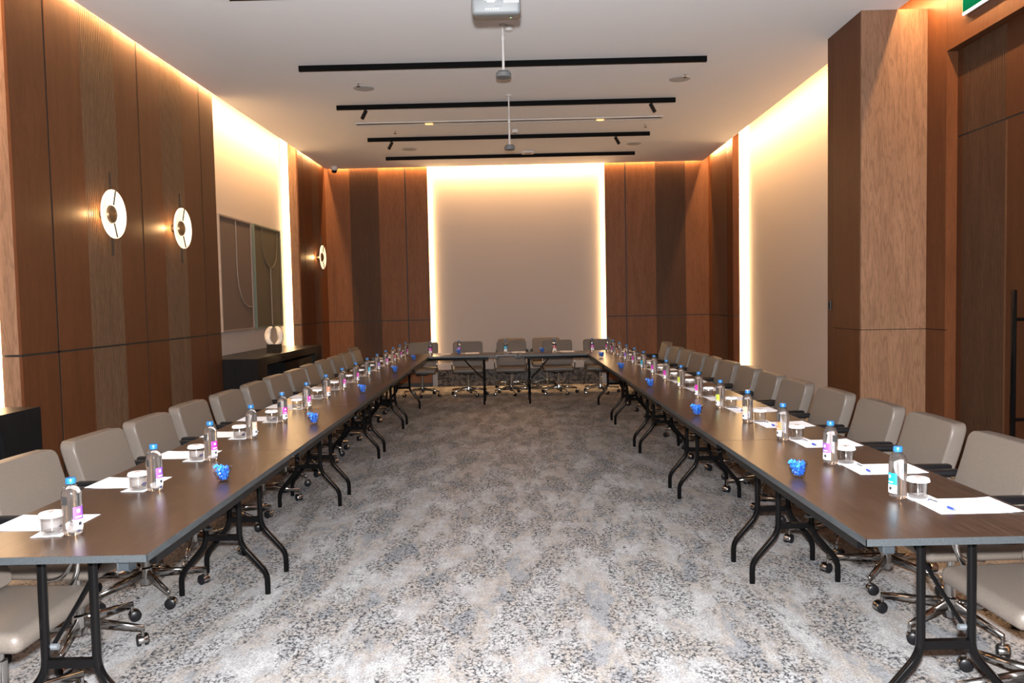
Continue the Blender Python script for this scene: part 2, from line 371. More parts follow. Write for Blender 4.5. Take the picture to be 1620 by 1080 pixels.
# ---- right wall: far wood, niche, then the door wall
wr = struct('wall_right', MB().box(XRN + 0.02, XRN + 0.12, 6.8, YB + 0.2, 0, ZT).box(XR + 0.022, XRN + 0.02, 12.67, YB + 0.2, 0, ZT)
            .box(3.512, 3.72, 6.62, 7.66, 0, ZT).box(3.512, 3.72, YN, 6.62, 3.5, ZT).box(3.64, 3.72, YN, 6.62, 0, 3.5).box(3.512, 3.64, YN, 4.6, 0, 3.5), 'joint')
panel_row(wr, 'x', XR, 0.022, [(12.624, 12.980, 'oak_dark', 0), (13.003, 13.997, 'flute_dark', 1), (13.997, 14.25, 'oak', 0)])
reveal(wr, 12.650, 12.670, XR + 0.022, 3.452, 'oak')
MB().box(XRN, XRN + 0.02, 7.66, 12.67, 0, ZT).build('fabric_panel', 'fabric', wr)
XD = 3.49
MB().box(XD, XD + 0.022, 6.60, 6.93, 0, SEAM - 0.003).build('wood_panel', 'oak', wr)
MB().box(XD, XD + 0.022, 6.60, 6.93, SEAM + 0.003, 3.478).build('wood_panel', 'oak', wr)
for y0, y1 in ((6.60, 7.66), (5.42, 6.598), (4.2, 5.418), (2.9, 4.198), (YN, 2.898)):
    MB().box(XD, XD + 0.022, y0, y1, 3.478, ZT).build('wood_panel', 'oak', wr)
for z0, z1 in ((0, SEAM - 0.004), (SEAM + 0.004, 3.478)):
    for y0, y1 in ((3.4, 4.6), (2.2, 3.398), (1, 2.198), (YN, 0.998)):
        MB().box(XD, XD + 0.022, y0, y1, z0, z1).build('wood_panel', 'oak', wr)
MB().box(XD + 0.022, 3.64, 6.60, 6.62, 0, 3.478).build('door_jamb', 'oak', wr)
MB().box(XD + 0.022, 3.64, 4.6, 6.60, 3.478, 3.5).build('door_head', 'oak_dark', wr)
# door recess: transom panels over two leaves
XDR = 3.58
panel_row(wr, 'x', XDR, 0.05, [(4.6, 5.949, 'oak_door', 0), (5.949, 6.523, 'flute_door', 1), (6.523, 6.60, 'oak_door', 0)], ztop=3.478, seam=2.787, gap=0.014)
for o in list(bpy.data.objects):                      # drop the lower halves: the leaves stand there
    if o.parent is wr and o.type == 'MESH' and min(v.co.x for v in o.data.vertices) > 3.56 and min(v.co.y for v in o.data.vertices) > 4.5 \
            and max(v.co.z for v in o.data.vertices) < 2.8 and max(v.co.y for v in o.data.vertices) < 6.61 and o.name.startswith(('wood_panel', 'fluted_panel')):
        bpy.data.objects.remove(o)
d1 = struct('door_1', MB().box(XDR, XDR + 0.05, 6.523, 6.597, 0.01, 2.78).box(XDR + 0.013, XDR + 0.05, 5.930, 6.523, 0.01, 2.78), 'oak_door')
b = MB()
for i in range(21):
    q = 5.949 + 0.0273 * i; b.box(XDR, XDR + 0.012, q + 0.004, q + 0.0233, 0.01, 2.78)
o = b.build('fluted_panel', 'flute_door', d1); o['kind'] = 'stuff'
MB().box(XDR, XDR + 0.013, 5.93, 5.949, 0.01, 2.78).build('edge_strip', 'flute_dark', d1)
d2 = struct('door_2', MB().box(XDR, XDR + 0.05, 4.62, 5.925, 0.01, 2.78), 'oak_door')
hd = MB().rbox(3.485, 3.510, 5.672, 5.712, 0.47, 1.530, 0.006).build('pull_handle', 'black_metal', d2, True)
for z in (0.60, 1.32): MB().tube([(3.508, 5.692, z), (XDR, 5.692, z)], 0.012).build('handle_post', 'black_metal', hd, True)
# ---- pillar
pl = struct('pillar', MB().box(2.952, 3.512, 6.932, 7.655, 0, ZC), 'joint')
for z0, z1, m in ((0, SEAM - 0.003, 'oak_pale'), (SEAM + 0.003, ZC, 'oak_pale')):
    MB().box(2.93, 3.49, 6.91, 6.932, z0, z1).build('wood_panel', m, pl)
    MB().box(2.93, 2.952, 6.932, 7.535, z0, z1).build('wood_panel', 'oak', pl)
MB().box(2.93, 2.952, 7.540, 7.655, 0, ZC).build('wood_panel', 'oak_dark', pl)
MB().box(2.952, 3.6, 7.655, 7.675, 0, ZC).build('wood_panel', 'oak', pl)
# ---- back wall
wb = struct('wall_back', MB().box(-4, 4, YB + 0.14, YB + 0.3, 0, ZT).box(-3.7, -1.687, YB + 0.022, YB + 0.14, 0, ZT).box(1.52, 3.7, YB + 0.022, YB + 0.14, 0, ZT), 'joint')
panel_row(wb, 'y', YB, 0.022, [(-3.5, -3.057, 'oak_back_lit', 0), (-3.057, -2.542, 'flute_dark', 1), (-2.542, -2.072, 'oak_back_lit', 0), (-2.052, -1.665, 'oak_back_lit', 0),
                              (1.50, 1.855, 'oak_back_lit', 0), (1.875, 2.398, 'oak_back_lit', 0), (2.398, 2.93, 'flute_dark', 1), (2.93, 3.34, 'oak_back_lit', 0)])
MB().box(-1.687, -1.665, YB + 0.022, YB + 0.12, 0, ZT).build('wood_panel', 'oak', wb)
MB().box(1.50, 1.52, YB + 0.022, YB + 0.12, 0, ZT).build('wood_panel', 'oak', wb)
MB().box(-1.665, 1.50, YB + 0.12, YB + 0.14, 0, ZT).build('fabric_panel', 'fabric', wb)
MB().box(-1.56, 1.40, YB - 0.03, YB + 0.12, 0, 0.30).build('marble_plinth', 'marble', wb)
struct('baseboard_back', MB().box(-3.48, -1.665, YB - 0.012, YB - 0.001, 0, 0.07).box(1.50, 3.32, YB - 0.012, YB - 0.001, 0, 0.07), 'joint')
struct('baseboard_left', MB().box(XL + 0.001, XL + 0.012, 5.47, 9.125, 0, 0.07).box(XL + 0.001, XL + 0.012, 12.53, 14.23, 0, 0.07), 'joint')
struct('baseboard_right', MB().box(XR - 0.012, XR - 0.001, 12.624, 14.23, 0, 0.07), 'joint')
# ---- LED strips standing in the niche corners
def led(x0, x1, y0, y1, z0, label):
    o = MB().box(x0, x1, y0, y1, z0, ZT - 0.02).build('led_strip', 'led'); tag(o, label, 'light strip')
led(XLN + 0.015, -3.655, 5.462, 5.488, 0.0, 'tall warm light strip at the left edge of the picture, above the near console')
led(XLN + 0.015, -3.655, 9.107, 9.130, 0.0, 'warm light strip at the near end of the niche with the two art panels')
led(XLN + 0.015, -3.655, 12.522, 12.545, 0.0, 'tall warm light strip in the left niche, beside the green-grey art panel')
led(3.455, XRN - 0.004, 12.640, 12.662, 0.0, 'tall warm light strip at the far end of the right-hand niche')
led(-1.663, -1.590, YB + 0.055, YB + 0.118, 0.42, 'tall warm light strip on the left edge of the lit back panel')
led(1.425, 1.498, YB + 0.055, YB + 0.118, 0.42, 'tall warm light strip on the right edge of the lit back panel')

# ------------------------------------------------------------------ folding tables (local x = length 1.8, y = width)
TW, TL_, THH = 0.715, 1.8, 0.735
def make_table():
    t_ = thing('folding_table', 'x', 'table', group='folding conference tables')
    top = MB().box(-TL_ / 2 + 0.003, TL_ / 2 - 0.003, -TW / 2 + 0.003, TW / 2 - 0.003, THH - 0.024, THH).build('tabletop', 'table', t_)
    e = MB(); a, b_ = TL_ / 2 - 0.001, TW / 2
    e.box(-a, a, -b_, -b_ + 0.003, THH - 0.024, THH - 0.0005).box(-a, a, b_ - 0.003, b_, THH - 0.024, THH - 0.0005)
    e.box(-a, -a + 0.003, -b_, b_, THH - 0.024, THH - 0.0005).box(a - 0.003, a, -b_, b_, THH - 0.024, THH - 0.0005)
    e.build('edge_band', 'edge', top)
    for s in (-1, 1):
        MB().box(-0.80, 0.80, s * 0.330 - 0.012, s * 0.330 + 0.012, THH - 0.062, THH - 0.025).build('rail', 'black_metal', t_)
    for sx in (-1, 1):
        x = sx * 0.725
        MB().box(x - 0.02, x + 0.02, -0.33, 0.33, THH - 0.050, THH - 0.025).build('cross_rail', 'black_metal', t_)
        for s in (-1, 1):
            p = smooth_path([((x, s * 0.088, THH - 0.03), 0), ((x, s * 0.088, 0.275), 0.05), ((x, s * 0.2275, 0.112), 0.04), ((x, s * 0.2275, 0.0), 0)], 4)
            MB().tube(p, 0.0155, 8).build('leg', 'black_metal', t_, True, 60)
            MB().rbox(sx * 0.86, sx * 0.896, s * 0.28 - 0.02, s * 0.28 + 0.02, THH - 0.052, THH - 0.025, 0.004, 1).build('table_connector', 'connector', t_)
        MB().box(x - 0.012, x + 0.012, -0.082, 0.082, 0.292, 0.322).build('crossbar', 'black_metal', t_)
        p = smooth_path([((x - sx * 0.012, 0.07, 0.36), 0), ((x - sx * 0.16, 0.03, 0.50), 0.06), ((x - sx * 0.34, -0.02, THH - 0.03), 0)], 3)
        br = MB().tube(p, 0.008, 6).build('brace', 'black_metal', t_, True, 60)
        MB().tube([(x - sx * 0.012, 0.088, 0.36), (x - sx * 0.012, 0.05, 0.36)], 0.011, 8).build('pivot_bolt', 'steel', br, True)
    return t_
tab = make_table()
D0 = 2.509
first = True
for side, xc in (('left', -1.5355), ('right', 1.4935)):
    for k in range(5):
        loc = TF(xc, D0 + 0.9 + 1.8 * k)
        rz = TH + PI / 2 if side == 'left' else TH - PI / 2
        lab = f"dark wood folding table with black tube legs, {['nearest', 'second', 'third', 'fourth', 'farthest'][k]} in the {side}-hand row"
        if first: o = tab; o.location = loc; o.rotation_euler = (0, 0, rz); o['label'] = lab; first = False
        else: dup(tab, loc, rz, lab)
YT = D0 + 9.0 + TW / 2 + 0.004
dup(tab, TF(-0.21 - 0.9, YT), TH, 'dark folding table closing the far end of the U, left of the central gap')
dup(tab, TF(0.115 + 0.9, YT), TH + PI, 'dark folding table closing the far end of the U, right of the central gap')
br = thing('bridge_board', 'narrow dark board bridging the gap between the two far tables', 'table board', TF(-0.0475, YT), TH)
MB().box(-0.158, 0.158, -0.24, 0.355, THH - 0.020, THH - 0.001).build('board', 'table', br)
for s in (-1, 1): MB().box(s * 0.138 - 0.02, s * 0.138 + 0.02, -0.30, 0.30, THH - 0.052, THH - 0.0205).build('bracket', 'black_plastic', br)

# ------------------------------------------------------------------ swivel chairs (local: sitter faces +y, hub at the origin)
def make_chair():
    c = thing('swivel_chair', 'x', 'chair')
    # seat: cushion with rounded front
    b = MB().rbox(-0.245, 0.245, -0.235, 0.235, 0.385, 0.462, 0.034, 4)
    b.v = [(x, y, z - 0.10 * max(0, y - 0.12) ** 1.2 - (0.012 * (1 - (x / 0.245) ** 2) if z > 0.43 else 0)) for x, y, z in b.v]
    b.build('seat', 'leather', c, True, 50)
    # backrest: padded slab leaning back, slightly dished
    bm = bmesh.new(); bmesh.ops.create_cube(bm, size=1)
    for v in bm.verts: v.co = (v.co.x * 0.49, v.co.y * 0.078, v.co.z * 0.40)
    bmesh.ops.bevel(bm, geom=[e for e in bm.edges if abs(e.verts[0].co.y - e.verts[1].co.y) > 0.03], offset=0.045, segments=5, affect='EDGES', profile=0.5)
    bmesh.ops.bevel(bm, geom=[e for e in bm.edges if len(e.link_faces) == 2 and e.calc_face_angle(0) > 1.2], offset=0.014, segments=3, affect='EDGES', profile=0.6)
    bmesh.ops.subdivide_edges(bm, edges=[e for e in bm.edges if e.calc_length() > 0.25], cuts=6, use_grid_fill=True)
    bm.verts.index_update()
    b = MB(); b.add([v.co[:] for v in bm.verts], [[v.index for v in f.verts] for f in bm.faces]); bm.free()
    out = []
    for x, y, z in b.v:
        y2 = y + 0.10 * x * x * 2.2 - 0.03 * (1 - (z / 0.2) ** 2) * 0.4
        zz = z + 0.665; yy = -0.195 - 0.34 * z + y2 - 0.005
        out.append((x, yy, zz))
    b.v = out
    bk = b.build('backrest', 'leather', c, True, 40)
    sp_ = []
    for k in range(2): MB().box(-0.04 + 0.06 * k, -0.02 + 0.06 * k, -0.185, -0.130, 0.385, 0.50).build('back_bracket', 'steel', c)
    for s in (-1, 1):
        p = smooth_path([((s * 0.236, -0.215, 0.62), 0), ((s * 0.258, -0.20, 0.644), 0.02), ((s * 0.260, 0.10, 0.648), 0.06), ((s * 0.260, 0.165, 0.53), 0.06),
                         ((s * 0.257, 0.11, 0.405), 0.06), ((s * 0.225, -0.02, 0.378), 0.04), ((s * 0.10, -0.05, 0.374), 0)], 4)
        fr = MB().tube(p, 0.0095, 8).build('arm_frame', 'chrome', c, True, 60)
        MB().rbox(s * 0.260 - 0.023, s * 0.260 + 0.023, -0.195, 0.105, 0.638, 0.670, 0.011, 3).build('arm_pad', 'black_plastic', fr, True, 50)
    MB().rbox(-0.09, 0.09, -0.13, 0.10, 0.345, 0.386, 0.01, 2).build('tilt_mechanism', 'black_plastic', c, True)
    MB().lathe([(0.026, 0.13), (0.026, 0.26), (0.016, 0.262), (0.016, 0.35)], 14).build('gas_column', 'chrome', c, True)
    MB().lathe([(0.020, 0.055), (0.032, 0.058), (0.033, 0.085), (0.040, 0.095), (0.036, 0.145), (0.027, 0.152)], 14).build('hub', 'chrome', c, True)
    for k in range(5):
        a = 2 * PI * k / 5 + 0.30
        ca, sa = math.cos(a), math.sin(a); R = 0.30
        P = lambda r, z, w=0: (ca * r - sa * w, sa * r + ca * w, z)
        # tapered arm of triangular section
        v = [P(0.03, 0.138, 0.007), P(0.03, 0.138, -0.007), P(0.03, 0.098, -0.013), P(0.03, 0.098, 0.013),
             P(R, 0.097, 0.005), P(R, 0.097, -0.005), P(R, 0.074, -0.009), P(R, 0.074, 0.009)]
        MB().add(v, [(0, 1, 2, 3), (7, 6, 5, 4), (0, 4, 5, 1), (1, 5, 6, 2), (2, 6, 7, 3), (3, 7, 4, 0)]).build('base_arm', 'chrome', c, True, 110)
        b_ = a + (0.9, 2.2, -0.6, 1.5, 2.9)[k]
        mx = Matrix.Translation(P(R - 0.006, 0)) @ Matrix.Rotation(b_, 4, 'Z')
        cs = MB().tube([mx @ Vector((0, 0, 0.046)), mx @ Vector((0, 0, 0.076))], 0.0075, 8).build('caster', 'chrome', c, True)
        mw = mx @ Matrix.Translation((0.012, 0, 0.027)) @ Matrix.Rotation(PI / 2, 4, 'X')
        MB().lathe([(0.020, -0.026), (0.0265, -0.022), (0.0265, -0.008), (0.016, -0.006), (0.016, 0.006), (0.0265, 0.008), (0.0265, 0.022), (0.020, 0.026)], 16, mw).build('wheel', 'black_plastic', cs, True)
        MB().lathe([(0.0285, -0.020), (0.0295, -0.018), (0.0295, 0.018), (0.0285, 0.020)], 10, mw, a0=-0.2, a1=PI + 0.2).build('wheel_hood', 'chrome', cs, True)
    return c
chair = make_chair()
seats = []
for k in range(15):
    dx = 0.09 if k == 0 else random.uniform(-0.015, 0.015)
    yy = 2.82 if k == 0 else 2.87 + 0.651 * k + random.uniform(-0.02, 0.02)
    lab = 'taupe leather swivel chair cut by the left edge, only its seat and base showing' if k == 0 else f'taupe leather swivel chair, {ORD[k]} along the left-hand row of tables'
    if k == 14: lab = 'taupe leather swivel chair at the far end of the left-hand row'; dx = -0.15
    seats.append((-1.965 + dx, yy, TH - PI / 2 + random.uniform(-.05, .05), lab, 'chairs along the left-hand tables'))
for k in range(15):
    dx = -0.07 if k == 0 else random.uniform(-0.015, 0.015)
    yy = 2.83 if k == 0 else 2.875 + 0.640 * k + random.uniform(-0.02, 0.02)
    lab = 'taupe leather swivel chair cut by the right edge, only its seat and base showing' if k == 0 else f'taupe leather swivel chair, {ORD[k]} along the right-hand row of tables'
    if k == 14: lab = 'taupe leather swivel chair at the far end of the right-hand row'; dx = 0.12
    seats.append((1.985 + dx, yy, TH + PI / 2 + random.uniform(-.05, .05), lab, 'chairs along the right-hand tables'))
for k, x in enumerate((-1.43, -0.679, 0.02, 0.79, 1.47)):
    lab = ['leftmost of the five', 'second from left of the five', 'middle one of the five', 'second from right of the five', 'rightmost of the five'][k]
    seats.append((x, 12.86, TH + PI + random.uniform(-.06, .06), f'taupe swivel chair facing us behind the far table, {lab}', 'chairs behind the far tables'))
seats.append((0.045, 13.80, TH + PI + 0.03, 'spare taupe chair against the lit back panel, the left one of two', 'spare chairs by the back panel'))
seats.append((0.645, 13.82, TH + PI - 0.03, 'spare taupe chair against the lit back panel, the right one of two', 'spare chairs by the back panel'))
feet = [(xc + sx * 0.2275, D0 + 1.8 * j + q * 0.175) for xc in (-1.5355, 1.4935) for sx in (-1, 1) for j in range(6) for q in (-1, 1)]
feet += [(xc + sx * 0.725, YT + q * 0.2275) for xc in (-1.11, 1.015) for sx in (-1, 1) for q in (-1, 1)]
placed = []
def base_angle(x, y, rz):
    best = None
    for q in range(24):
        ph = q * 2 * PI / 5 / 24; d = 9; tips = []
        for k in range(5):
            a = rz - TH + ph + 0.30 + 2 * PI * k / 5
            for rr in (0.16, 0.24, 0.30): tips.append((x + rr * math.cos(a), y + rr * math.sin(a)))
        for tx, ty in tips:
            for fx, fy in feet + placed: d = min(d, math.hypot(tx - fx, ty - fy))
        if best is None or d > best[0] + 0.004: best = (d, ph, tips)
    placed.extend(best[2]); return best[1]
def turn_base(c, ph):
    for o in bpy.data.objects:
        if o.parent is c and o.name.startswith(('base_arm', 'caster')): o.rotation_euler = (0, 0, ph)
for i, (x, y, rz, lab, g) in enumerate(seats):
    if i == 0: chair.location = TF(x, y); chair.rotation_euler = (0, 0, rz); chair['label'] = lab; chair['group'] = g; co = chair
    else: co = dup(chair, TF(x, y), rz, lab, g)
    turn_base(co, base_angle(x, y, rz))

# ------------------------------------------------------------------ place settings
def make_bottle(colour):
    t_ = thing('water_bottle', 'x', 'bottle')
    MB().lathe([(0.024, 0.0), (0.030, 0.003), (0.0325, 0.012), (0.0325, 0.142), (0.031, 0.152), (0.026, 0.164), (0.018, 0.174), (0.0145, 0.178), (0.0145, 0.186)], 24).build('bottle_body', 'water', t_, True, 50)
    MB().lathe([(0.0165, 0.181), (0.0168, 0.183), (0.0168, 0.198), (0.0150, 0.201)], 18).build('cap', 'cap', t_, True)
    # wrapped print labels: coloured band over a white foot with a round dark mark; a smaller white one at the back
    for a0, a1, zc in ((-0.75, 0.75, 0.055), ):
        lb = MB().lathe([(0.0330, 0.055), (0.0330, 0.100)], 10, a0=a0, a1=a1).build('label', 'lab_' + colour, t_, True); lb['label'] = colour + ' printed band'
        MB().lathe([(0.0330, 0.022), (0.0330, 0.055)], 10, a0=a0, a1=a1).build('label_foot', 'lab_white', lb, True)
        MB().lathe([(0.0332, 0.062), (0.0332, 0.067)], 6, a0=-0.5, a1=0.3).build('label_mark', 'lab_white', lb, True)
        MB().lathe([(0.0332, 0.080), (0.0332, 0.092)], 4, a0=-0.35, a1=0.0).build('label_mark', 'lab_white', lb, True)
        MB().lathe([(0.0332, 0.034), (0.0332, 0.046)], 4, a0=-0.25, a1=0.15).build('label_mark', 'ink', lb, True)
    MB().lathe([(0.0330, 0.100), (0.0330, 0.130)], 8, a0=2.5, a1=3.7).build('back_label', 'lab_white', t_, True)
    return t_
bottles = {}
def bottle(x, y, colour, label, group, rz):
    if colour not in bottles:
        o = make_bottle(colour); bottles[colour] = o; o.location = TF(x, y, THH); o.rotation_euler = (0, 0, rz); o['label'] = label; o['group'] = group
    else: dup(bottles[colour], TF(x, y, THH), rz, label, group)
def make_cup():
    t_ = thing('covered_tumbler', 'x', 'glass')
    n = 24; prof = []
    b = MB()
    outer = [(0.0315, 0.0), (0.034, 0.004), (0.0362, 0.070)]; inner = [(0.0335, 0.070), (0.0315, 0.012), (0.005, 0.010)]
    b.lathe(outer + inner, 24)
    b.build('tumbler', 'glass', t_, True, 40)
    for k in range(12):
        pass
    lid = MB()
    v = []; f = []; seg = 36
    for j, (r, z) in enumerate(((0.0005, 0.0775), (0.034, 0.0775), (0.0385, 0.0755), (0.042, 0.063), (0.0395, 0.062), (0.0375, 0.0725), (0.0005, 0.0745))):
        for i in range(seg):
            a = 2 * PI * i / seg; rr = r + (0.0009 * (1 if i % 2 else -1) if 2 <= j <= 4 else 0)
            v.append((rr * math.cos(a), rr * math.sin(a), z))
    for j in range(6):
        for i in range(seg): f.append((j * seg + i, j * seg + (i + 1) % seg, (j + 1) * seg + (i + 1) % seg, (j + 1) * seg + i))
    lid.add(v, f); ld = lid.build('paper_lid', 'lid', t_, True, 30)
    MB().box(-0.016, 0.016, -0.004, 0.004, 0.0778, 0.0782).box(-0.010, 0.010, 0.007, 0.011, 0.0778, 0.0782).box(-0.004, 0.004, -0.013, -0.008, 0.0778, 0.0782).build('lid_print', 'print', ld)
    return t_
cup = None; coaster = None; sheet = None; pen = None
def put(proto, x, y, z, rz, label, group):
    return dup(proto, TF(x, y, z), rz, label, group)
protos = {}
def place(kind, maker, x, y, z, rz, label, group):
    if kind not in protos:
        o = maker(); protos[kind] = o; o.location = TF(x, y, z); o.rotation_euler = (0, 0, rz); o['label'] = label; o['group'] = group
        return o
    return put(protos[kind], x, y, z, rz, label, group)
def make_coaster():
    o = MB().box(-0.052, 0.052, -0.052, 0.052, 0, 0.0012).build('paper_coaster', 'paper'); tag(o, 'x', 'coaster'); return o
def make_sheet():
    b = MB(); n = 6; v = []; f = []
    for i in range(n + 1):
        for j in range(2):
            x = -0.1485 + 0.297 * i / n; v.append((x, -0.105 + 0.21 * j, 0.0008 + 0.004 * max(0, (x - 0.05) / 0.1) ** 2))
    for i in range(n): f.append((2 * i, 2 * i + 2, 2 * i + 3, 2 * i + 1))
    m_ = len(v); v += [(p[0], p[1], p[2] - 0.0006) for p in v]; f += [tuple(m_ + k for k in reversed(q)) for q in f]
    rim = [2 * i for i in range(n + 1)] + [2 * i + 1 for i in range(n, -1, -1)]
    for a, c_ in zip(rim, rim[1:] + rim[:1]): f.append((a, m_ + a, m_ + c_, c_))
    o = b.add(v, f).build('paper_sheet', 'paper'); tag(o, 'x', 'paper'); return o
def make_pen():
    t_ = thing('ballpoint_pen', 'x', 'pen')
    MB().tube([(0, -0.035, 0.0052), (0, 0.062, 0.0052)], 0.0048, 8).build('barrel', 'pen_white', t_, True)
    MB().tube([(0, -0.066, 0.0052), (0, -0.060, 0.0052), (0, -0.034, 0.0052)], [0.0035, 0.0052, 0.0054], 8).build('grip', 'pen_blue', t_, True)
    MB().tube([(0, -0.078, 0.0052), (0, -0.066, 0.0052)], [0.0012, 0.0034], 8).build('tip', 'steel', t_, True)
    MB().box(-0.0028, 0.0028, 0.022, 0.066, 0.0098, 0.0120).build('clip', 'ink', t_)
    MB().tube([(0, 0.062, 0.0052), (0, 0.072, 0.0052)], 0.003, 8).build('button', 'pen_blue', t_, True)
    return t_
LC = ['purple', 'purple', 'magenta', 'peach', 'magenta', 'magenta', 'orange', 'magenta', 'magenta', 'cyan', 'purple', 'magenta', 'red', 'magenta', 'magenta']
RC = ['cyan', 'purple', 'orange', 'peach', 'yellow-green', 'magenta', 'yellow-green', 'magenta', 'magenta', 'cyan', 'magenta', 'purple', 'orange', 'magenta', 'magenta']
def setting(side, k, x, y, colour):
    s = -1 if side == 'left' else 1                  # the sitter is at s*x
    w = ORD[k]; at = f'{w} place on the {side}-hand row'; rj = random.uniform
    bottle(x - s * 0.001, y, colour, f'clear water bottle with blue cap and {colour} label, {at}', f'bottles on the {side}-hand tables', TH + (-0.35 if s < 0 else PI + 0.35 - 0.0) + rj(-.15, .15))
    xc = x + s * 0.0745; yc = y + rj(-0.01, 0.006)
    place('coaster', make_coaster, xc + s * 0.004, yc + 0.012, THH + 0.0014, TH + rj(-.12, .12), f'small white paper square under the covered glass, {at}', f'paper squares on the {side}-hand tables')
    place('cup', make_cup, xc, yc, THH + 0.0027, TH + rj(0, 6), f'clear glass under a white paper lid, {at}', f'covered glasses on the {side}-hand tables')
    xs = x + s * 0.185; ys = y + (0.155 if s < 0 else -0.135)
    rs = TH + (0 if s > 0 else PI) + rj(-.03, .03)
    place('sheet', make_sheet, xs, ys, THH, rs, f'blank white sheet of paper laid crosswise, {at}', f'sheets on the {side}-hand tables')
    place('pen', make_pen, x + s * 0.092, ys - 0.004, THH + 0.0014, TH + rj(-.12, .12) + 0.05, f'white and blue ballpoint pen lying on the sheet, {at}', f'pens on the {side}-hand tables')
for k in range(15): setting('left', k, -1.555, 2.765 + 0.6505 * k, LC[k])
for k in range(15): setting('right', k, 1.49, 3.02 + 0.6405 * k, RC[k])
for k, (x, y, colour) in enumerate(((-1.20, 12.02, 'magenta'), (-0.77, 12.06, 'purple'), (-0.059, 12.06, 'cyan'), (0.681, 12.02, 'red'), (1.25, 11.96, 'magenta'))):
    at = ['leftmost', 'second from left', 'middle', 'second from right', 'rightmost'][k] + ' on the far table'
    bottle(x, y, colour, f'clear water bottle with blue cap and {colour} label, {at}', 'bottles on the far tables', TH - PI / 2 + random.uniform(-.3, .3))
    if k < 4:
        place('sheet', make_sheet, x + 0.20, y + 0.02, THH, TH + PI / 2 + random.uniform(-.05, .05), f'blank white sheet of paper beside the bottle, {at}', 'sheets on the far tables')
        place('coaster', make_coaster, x + 0.07, y + 0.05, THH + 0.0014, TH, f'small white paper square beside the bottle, {at}', 'paper squares on the far tables')

# ------------------------------------------------------------------ glass bowls of blue sweets
def make_bowl():
    n = 24; v = []; f = []
    prof = [(0.0225, 0.0, 0.0), (0.024, 0.004, 0.0), (0.038, 0.060, 1.0), (0.0355, 0.060, 1.0), (0.0225, 0.012, 0.0), (0.002, 0.010, 0.0)]
    for r, z, tl in prof:
        for i in range(n):
            a = 2 * PI * i / n
            q = 1 / max(abs(math.cos(a)), abs(math.sin(a))); rr = r * (1 + (min(q, 1.22) - 1) * 0.75)
            v.append((rr * math.cos(a), rr * math.sin(a), z + tl * 0.013 * math.cos(a)))
    for j in range(5):
        for i in range(n): f.append((j * n + i, j * n + (i + 1) % n, (j + 1) * n + (i + 1) % n, (j + 1) * n + i))
    f.append(tuple(reversed(range(n)))); f.append(tuple(5 * n + i for i in range(n)))
    o = MB().add(v, f).build('sweet_bowl', 'glass', None, True, 40); tag(o, 'x', 'bowl'); return o
def make_sweets():
    rnd = random.Random(4); A, B = MB(), MB()
    for i in range(100):
        z = 0.0185 + 0.049 * (i / 100); R = 0.0165 + (z - 0.012) * 0.27 if z < 0.056 else 0.028 - (z - 0.056) * 0.8
        a = rnd.uniform(0, 6.28); r = R * math.sqrt(rnd.uniform(0.25, 1))
        mx = Matrix.Translation((r * math.cos(a), r * math.sin(a), z)) @ Matrix.Rotation(rnd.uniform(0, 6), 4, 'X') @ Matrix.Rotation(rnd.uniform(0, 6), 4, 'Z')
        (A if i % 3 else B).lathe([(0.001, -0.0115), (0.0045, -0.0105), (0.0018, -0.0065), (0.0058, -0.002), (0.0058, 0.002), (0.0018, 0.0065), (0.0045, 0.0105), (0.001, 0.0115)], 6, mx)
    mx = Matrix.Translation((-0.034, 0.004, 0.070)) @ Matrix.Rotation(0.9, 4, 'Y')
    B.lathe([(0.002, -0.012), (0.007, -0.010), (0.003, -0.006), (0.008, -0.002), (0.008, 0.003), (0.003, 0.006), (0.007, 0.011), (0.002, 0.012)], 6, mx)
    me = A.build('wrapped_sweets', 'blue'); me.data.materials.append(M['blue_lt'])
    bm = bmesh.new(); bm.from_mesh(me.data); n0 = len(bm.faces)
    vs_ = [bm.verts.new(p) for p in B.v]
    for q in B.f:
        fc = bm.faces.new([vs_[i] for i in q]); fc.material_index = 1
    bmesh.ops.recalc_face_normals(bm, faces=bm.faces); bm.to_mesh(me.data); bm.free()
    tag(me, 'x', 'sweets', kind='stuff'); return me
bowls = [('left', k, -1.308, y) for k, y in enumerate((3.555, 5.227, 6.994, 8.99, 10.80))] + [('right', k, 1.242, y) for k, y in enumerate((3.40, 5.25, 6.99, 8.80, 10.68))]
for side, k, x, y in bowls:
    w = ['nearest', 'second', 'third', 'fourth', 'farthest'][k]; rz = TH + (PI * 0.0 if side == 'left' else PI * 0.0) + random.uniform(-.2, .2)
    place('bowl', make_bowl, x, y, THH, rz, f'small slant-rimmed glass bowl of blue sweets, {w} on the {side}-hand tables', f'sweet bowls on the {side}-hand tables')
    place('sweets', make_sweets, x, y, THH, rz, f'blue wrapped sweets heaped in the {w} glass bowl of the {side}-hand tables', f'sweets on the {side}-hand tables')
for x, y, w in ((-0.766, 11.90, 'left'), (0.495, 11.88, 'right')):
    place('bowl', make_bowl, x, y, THH, TH, f'small slant-rimmed glass bowl of blue sweets, the {w} one on the far tables', 'sweet bowls on the far tables')
    place('sweets', make_sweets, x, y, THH, TH, f'blue wrapped sweets heaped in the {w} bowl of the far tables', 'sweets on the far tables')

